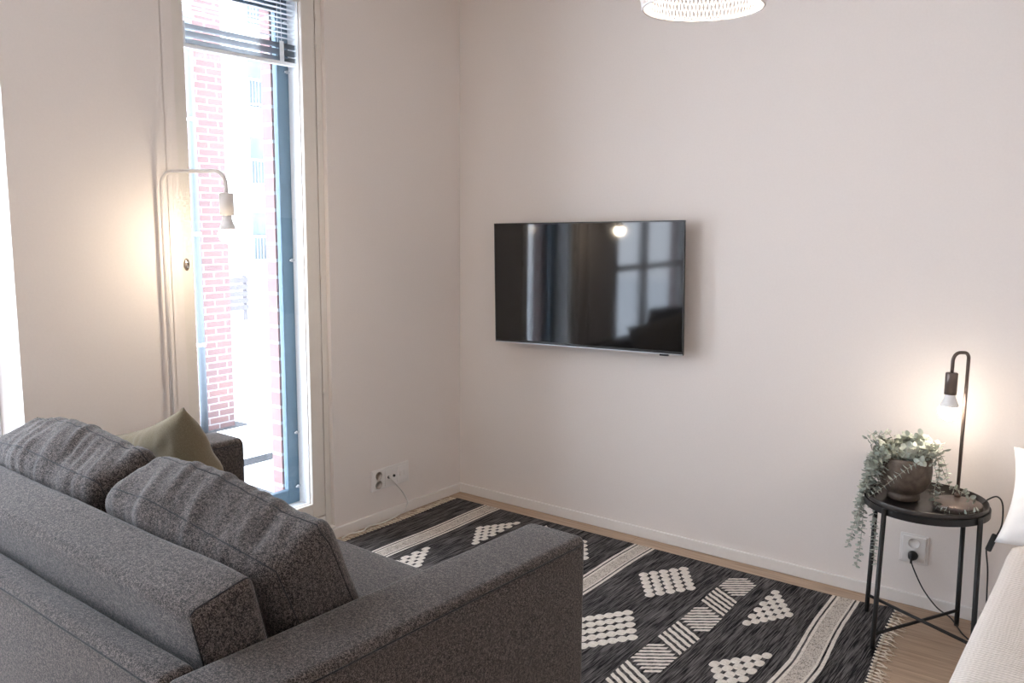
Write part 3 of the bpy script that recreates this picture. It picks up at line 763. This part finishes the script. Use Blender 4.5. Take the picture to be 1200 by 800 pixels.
def strand(pts, lf=.026, spacing=.0145, taper=.7):
    sp = smooth_path(pts, 10); mb = MB(); mb.tube(sp, [.0016*(1-.6*i/len(sp)) for i in range(len(sp))], 5, 1)
    dist = 0; nxt = .01; ang = random.uniform(0, PI); tot = sum((sp[i+1]-sp[i]).length for i in range(len(sp)-1))
    for i in range(len(sp)-1):
        seg = sp[i+1]-sp[i]; l_ = seg.length
        while nxt < dist+l_:
            p = sp[i]+seg*((nxt-dist)/max(l_, 1e-6)); t = seg.normalized(); fr = nxt/tot
            ref = V((0, 0, 1)) if abs(t.z) < .85 else V((1, .2, 0))
            u_ = t.cross(ref).normalized(); v_ = t.cross(u_)
            for s in (0, PI):
                a_ = ang+s+random.uniform(-.25, .25); r_ = u_*math.cos(a_)+v_*math.sin(a_)
                ln = lf*random.uniform(.8, 1.2)*(1-(1-taper)*fr)
                leaf(mb, p, r_*.9+t*random.uniform(.15, .55), t+V((random.uniform(-.3, .3), random.uniform(-.3, .3), random.uniform(0, .5))), ln, ln*random.uniform(.68, .9))
            ang += PI/2+random.uniform(-.3, .3); nxt += spacing*random.uniform(.85, 1.15)
        dist += l_
    mb.build('trailing_stem', [M['leaf'], M['stem']], pp, auto=False)
rel = lambda p: V(p)-PC
rim = lambda a_, r=.05, z=.13: V((r*math.cos(a_), r*math.sin(a_), z+.012))
# hanging strands over the left of the tray (real depth: just outside the rim)
for (ys, us) in (
    (-.33, [(1048, 527), (1030, 528), (1018, 550), (1008, 590), (1000, 618), (993, 640)]),
    (-.31, [(1052, 522), (1035, 520), (1022, 542), (1013, 585), (1010, 620), (1007, 645), (1003, 662)]),
    (-.27, [(1052, 525), (1036, 530), (1026, 556), (1023, 590), (1025, 620), (1024, 645), (1026, 664)]),
    (-.36, [(1054, 525), (1036, 535), (1020, 560), (1009, 588), (1007, 606), (1004, 625)]),
    (-.35, [(1050, 528), (1030, 536), (1014, 562), (1003, 592)]),
    (-.24, [(1056, 522), (1040, 518), (1024, 536), (1016, 560), (1014, 590)])):
    pts = [rel(at(u, v, 1, ys)) for u, v in us]; pts[0] = rim(math.radians(200+random.uniform(-40, 40)))
    strand(pts)
    strand([p+V((random.uniform(-.014, .014), .02, random.uniform(-.01, .018)))*min(1, i/2) for i, p in enumerate(pts[:random.choice((4, 5))])])
# strand crossing the front of the pot
strand([rim(-.3, .06, .135), rel(at(1078, 541, 1, -.355)), rel(at(1062, 550, 1, -.372)), rel(at(1046, 562, 1, -.385)), rel(at(1030, 574, 1, -.40)), rel(at(1017, 583, 1, -.415))], .022, .0165, .9)
# right-hand strands over the lamp base
strand([rim(.2), rel(at(1094, 532, 1, -.27)), rel(at(1101, 552, 1, -.29)), rel(at(1095, 574, 1, -.32)), rel(at(1097, 590, 1, -.345)), rel(at(1110, 599, 1, -.352)), rel(at(1130, 601, 1, -.345)), rel(at(1150, 598, 1, -.33))], .023, .015, .85)
strand([rim(.5), rel(at(1096, 535, 1, -.24)), rel(at(1107, 556, 1, -.25)), rel(at(1114, 570, 1, -.26)), rel(at(1128, 577, 1, -.27)), rel(at(1142, 588, 1, -.29))], .023, .015, .85)
strand([rim(.9), rel(at(1098, 530, 1, -.24)), rel(at(1108, 545, 1, -.235)), rel(at(1111, 562, 1, -.235))], .018, .015, .8)
strand([rim(0), rel(at(1094, 545, 1, -.30)), rel(at(1099, 566, 1, -.31)), rel(at(1104, 580, 1, -.31))], .018, .015, .8)
# bushy crown
for k in range(26):
    a_ = random.uniform(0, 2*PI); r1 = random.uniform(.045, .10); zt = random.uniform(.165, .225)
    if math.cos(a_) < 0: r1 *= 1.1
    e = rim(a_, r1, zt); strand([rim(a_, .025, .115), rim(a_, r1*.55, .15+.3*(zt-.15)), e, e+V((math.cos(a_)*.03, math.sin(a_)*.03, -.025))], .026, .0135, .85)
for k in range(9):
    a_ = random.uniform(2.4, 4.2); e = rim(a_, random.uniform(.085, .125), random.uniform(.10, .17))
    strand([rim(a_, .04, .12), rim(a_, .075, .175), e, e+V((math.cos(a_)*.02, math.sin(a_)*.02, -.05))], .026, .0135, .85)

# ---------------------------------------------------------------- bed
bx0, bx1, by0, by1 = 2.785, 4.35, -2.15, -.06
bed = thing('bed', 'bed with white sheet in the right foreground beside the tray table', 'bed', ((bx0+bx1)/2, (by0+by1)/2, 0))
hx, hy = (bx1-bx0)/2, (by1-by0)/2
h = (hx-.02, hy, .12); vs, fs, sh = soft_box(h, .02, (8, 8, 2)); MB().add(vs, fs, 0, True, Matrix.Translation((0, 0, .20))).build('bed_base', M['sheet'], bed)
h = (hx, hy, .095); df = lambda p, n: p+n*wob(p, 4, .006)
vs, fs, sh = soft_box(h, .05, (16, 20, 3), df); MB().add(vs, fs, 0, True, Matrix.Translation((0, 0, .405))).build('mattress', M['sheet'], bed)
for sx in (-1, 1):
    for sy in (-1, 1): MB().lathe([(.022, 0), (.026, .085), (0, .085)], (sx*(hx-.15), sy*(hy-.15), 0), 14).build('leg', M['black'], bed)
# quilt draped over the bed, ending short of the pillows
qy1 = -.60
mb = MB(); vs, fs = [], []; nu, nv = 60, 44
prof_q = []
def qprof(t):   # across the bed: left hem -> top -> right hem
    tot = .20+.06+(bx1-bx0-.06)+.06+.20; s = t*tot
    x0, x1, zt, r = bx0-.016, bx1+.016, .514, .05
    if s < .20: return x0-.004*math.sin(s*15), zt-r-.20+s
    s -= .20; arcl = r*PI/2
    if s < arcl: a_ = s/r; return x0+r-r*math.cos(a_), zt-r+r*math.sin(a_)
    s -= arcl; fl_ = (x1-x0-2*r)
    if s < fl_: return x0+r+s, zt
    s -= fl_
    if s < arcl: a_ = s/r; return x1-r+r*math.sin(a_), zt-r+r*math.cos(a_)
    s -= arcl; return x1, zt-r-s
for lay in (0, 1):
    for i in range(nu+1):
        x, z = qprof((i/nu)**1.0)
        for j in range(nv+1):
            y = by0-.03+(qy1-by0+.03)*j/nv
            w_ = .007*noise.noise(V((x*5, y*5, z*5)))+.004*noise.noise(V((x*14, y*14, z*9)))
            hem = .006 if j in (nv, nv-1) else 0
            vs.append((x-(.012 if (lay and x < bx0+.04) else 0)+(.012 if (lay and x > bx1-.04) else 0)-(bx0+bx1)/2, y-(by0+by1)/2, z+w_+(.013+hem)*lay))
qn = (nu+1)*(nv+1)
for i in range(nu):
    for j in range(nv):
        a_ = i*(nv+1)+j; fs += [(a_, a_+1, a_+nv+2, a_+nv+1), (qn+a_, qn+a_+nv+1, qn+a_+nv+2, qn+a_+1)]
for i in range(nu):
    for j in (0, nv): a_ = i*(nv+1)+j; fs.append((a_, a_+nv+1, qn+a_+nv+1, qn+a_))
for j in range(nv):
    for i in (0, nu): a_ = i*(nv+1)+j; fs.append((a_, a_+1, qn+a_+1, qn+a_))
mb.add(vs, fs, 0, True)
o = mb.build('bedspread', M['quilt']); o.location = ((bx0+bx1)/2, (by0+by1)/2, 0)
tag(o, 'beige waffle bedspread covering the bed at the right edge', 'bedspread')
# white pillow propped at the head of the bed
throw_pillow('bed_pillow', 'white pillow propped at the head of the bed', 'pillow', [(2.70, -.52, .50), (3.40, -.52, .50), (3.40, -.22, .755), (2.72, -.22, .755)], .075, M['sheet'], 5.5, fold=.02)

# ---------------------------------------------------------------- outdoors
GZ = -.85
struct(MB().box((-60, -30, GZ-.2), (-.47, 60, GZ)).build('ground', M['snow']))
# brick pillar with a drain pipe
pa, pb = at(231, 300, 0, -5.3), at(268, 300, 0, -5.3)
o = MB().box((-5.3, pa.y, GZ), (-5.65, pb.y, 9)).build('brick_pillar', M['brick']); tag(o, 'pale red brick pillar standing in the snow outside the window', 'pillar')
dp = thing('drain_pipe', 'blue grey drain pipe running up the left side of the brick pillar', 'pipe', (-5.25, pa.y-.03, GZ))
MB().tube([(0, 0, .02), (0, 0, 9.5)], .042, 14).build('pipe', M['zinc'], dp)
for z in (1.0, 2.2, 3.4, 4.6): MB().lathe([(.046, -.02), (.056, -.02), (.056, .02), (.046, .02)], (0, 0, z), 16).build('bracket', M['bolt'], dp)
# snow-topped concrete slabs
def slab(pts, z0, z1, label, snow=.05):
    t = thing('terrace_slab', label, 'slab', (sum(p[0] for p in pts)/4, sum(p[1] for p in pts)/4, z0)); c_ = t.location
    for nm, za, zb, mt, g in (('concrete_base', 0, z1-z0-snow, M['concrete'], 0), ('snow_cover', z1-z0-snow, z1-z0, M['snow'], .0)):
        v_ = [(p[0]-c_.x, p[1]-c_.y, za) for p in pts]+[(p[0]-c_.x, p[1]-c_.y, zb) for p in pts]
        MB().add(v_, [(0, 1, 2, 3), (4, 5, 6, 7), (0, 1, 5, 4), (1, 2, 6, 5), (2, 3, 7, 6), (3, 0, 4, 7)]).build(nm, mt, t, bevel=.01)
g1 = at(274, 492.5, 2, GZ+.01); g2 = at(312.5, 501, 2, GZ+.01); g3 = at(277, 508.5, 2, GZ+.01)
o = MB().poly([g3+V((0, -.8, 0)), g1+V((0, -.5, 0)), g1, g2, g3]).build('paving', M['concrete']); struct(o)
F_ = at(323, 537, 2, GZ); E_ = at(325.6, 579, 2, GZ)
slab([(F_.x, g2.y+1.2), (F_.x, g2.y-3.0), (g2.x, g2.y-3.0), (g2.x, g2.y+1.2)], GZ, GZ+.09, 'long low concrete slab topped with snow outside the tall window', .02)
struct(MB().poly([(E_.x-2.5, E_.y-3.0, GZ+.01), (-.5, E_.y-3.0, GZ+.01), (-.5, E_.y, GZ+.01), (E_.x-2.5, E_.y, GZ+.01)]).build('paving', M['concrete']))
# apartment house
BX = -26.0
ya_, yb_ = at(262, 200, 0, BX).y, at(330, 200, 0, BX).y
ap = thing('apartment_building', 'white rendered apartment building seen through the tall window', 'building', (BX, (ya_+yb_)/2, GZ))
hw_ = 14
MB().box((-8, -hw_, 0), (0, hw_, 16)).build('wall', M['render'], ap)
MB().box((-8.3, -hw_-.3, 16), (.4, hw_+.3, 16.4)).build('roof', M['concrete'], ap)
wy0 = at(291, 200, 0, BX).y-(ya_+yb_)/2
for k, (vt, vb) in enumerate(((-20, 32), (68, 128), (158, 220), (247, 308), (335, 397))):
    zt, zb = at(300, vt, 0, BX).z-GZ, at(300, vb, 0, BX).z-GZ
    for yo in (wy0, wy0-4.2, wy0+4.2):
        f = MB().box((.0, yo, zb), (.05, yo+1.5, zt)); wdw = f.build('window', M['farframe'], ap)
        MB().box((.04, yo+.08, zb+.08), (.07, yo+.72, zt-.08)).box((.04, yo+.78, zb+.08), (.07, yo+1.42, zt-.08)).build('pane', M['farglass'], wdw)
        if k < 4:
            f = MB().box((.06, yo-.15, zb-.12), (.42, yo+1.65, zb-.02)).box((.36, yo-.15, zb+1.02), (.42, yo+1.65, zb+1.1)).box((.36, yo-.15, zb+.1), (.42, yo+1.65, zb+.16))
            rl = MB()
            for i in range(13): rl.box((.38, yo-.13+i*.144, zb), (.40, yo-.105+i*.144, zb+1.05))
            rl.build('railing', M['farrail'], f.build('balcony', M['farframe'], ap))
# slatted fence further back
fa, fb = at(268, 397, 2, 0), None
fx_ = -14.0
f0, f1 = at(262, 398, 0, fx_), at(293, 420, 0, fx_)
fe = thing('slatted_fence', 'grey slatted fence standing in the snow behind the brick pillar', 'fence', (fx_, f0.y, GZ))
f = MB()
for i in range(5): f.box((0, -1.2, .25+i*.16), (.03, f1.y-f0.y, .37+i*.16))
f.build('slats', M['slatwood'], fe)
for yy in (-1.1, f1.y-f0.y-.1): MB().box((-.06, yy, 0), (0, yy+.08, 1.05)).build('post', M['slatwood'], fe)

# ---------------------------------------------------------------- light
wd = bpy.data.worlds.new('overcast_sky'); S.world = wd; wd.use_nodes = True
nt = wd.node_tree; bg = nt.nodes['Background']
tx = N(nt, 'ShaderNodeTexCoord'); sp = N(nt, 'ShaderNodeSeparateXYZ'); L(nt, tx.outputs['Generated'], sp.inputs[0])
r = ramp(nt, sp.outputs[2], [(0, (.80, .88, 1.0)), (.5, (.74, .85, 1.0))]); L(nt, r.outputs[0], bg.inputs[0])
bg.inputs[1].default_value = 2.6
def portal(y0, y1, z0, z1, x):
    ld = bpy.data.lights.new('daylight_portal', 'AREA'); ld.shape = 'RECTANGLE'; ld.size = z1-z0; ld.size_y = y1-y0
    ld.cycles.is_portal = True
    o = bpy.data.objects.new('daylight_portal', ld); C.objects.link(o); o.location = (x, (y0+y1)/2, (z0+z1)/2)
    o.rotation_euler = (0, -PI/2, 0)
    return o
portal(-4.1, -2.36, .3, 2.45, -.40); portal(-1.60, -1.03, .1, 2.49, -.40); portal(-6.05, -4.46, .3, 2.45, -.40)

vs_ = S.view_settings; vs_.view_transform = 'Standard'; vs_.look = 'None'; vs_.gamma = 1; vs_.use_curve_mapping = False; vs_.exposure = 2.03
S.cycles.max_bounces = 10; S.cycles.diffuse_bounces = 6; S.cycles.transparent_max_bounces = 16; S.cycles.use_denoising = True
S.cycles.sample_clamp_indirect = 6
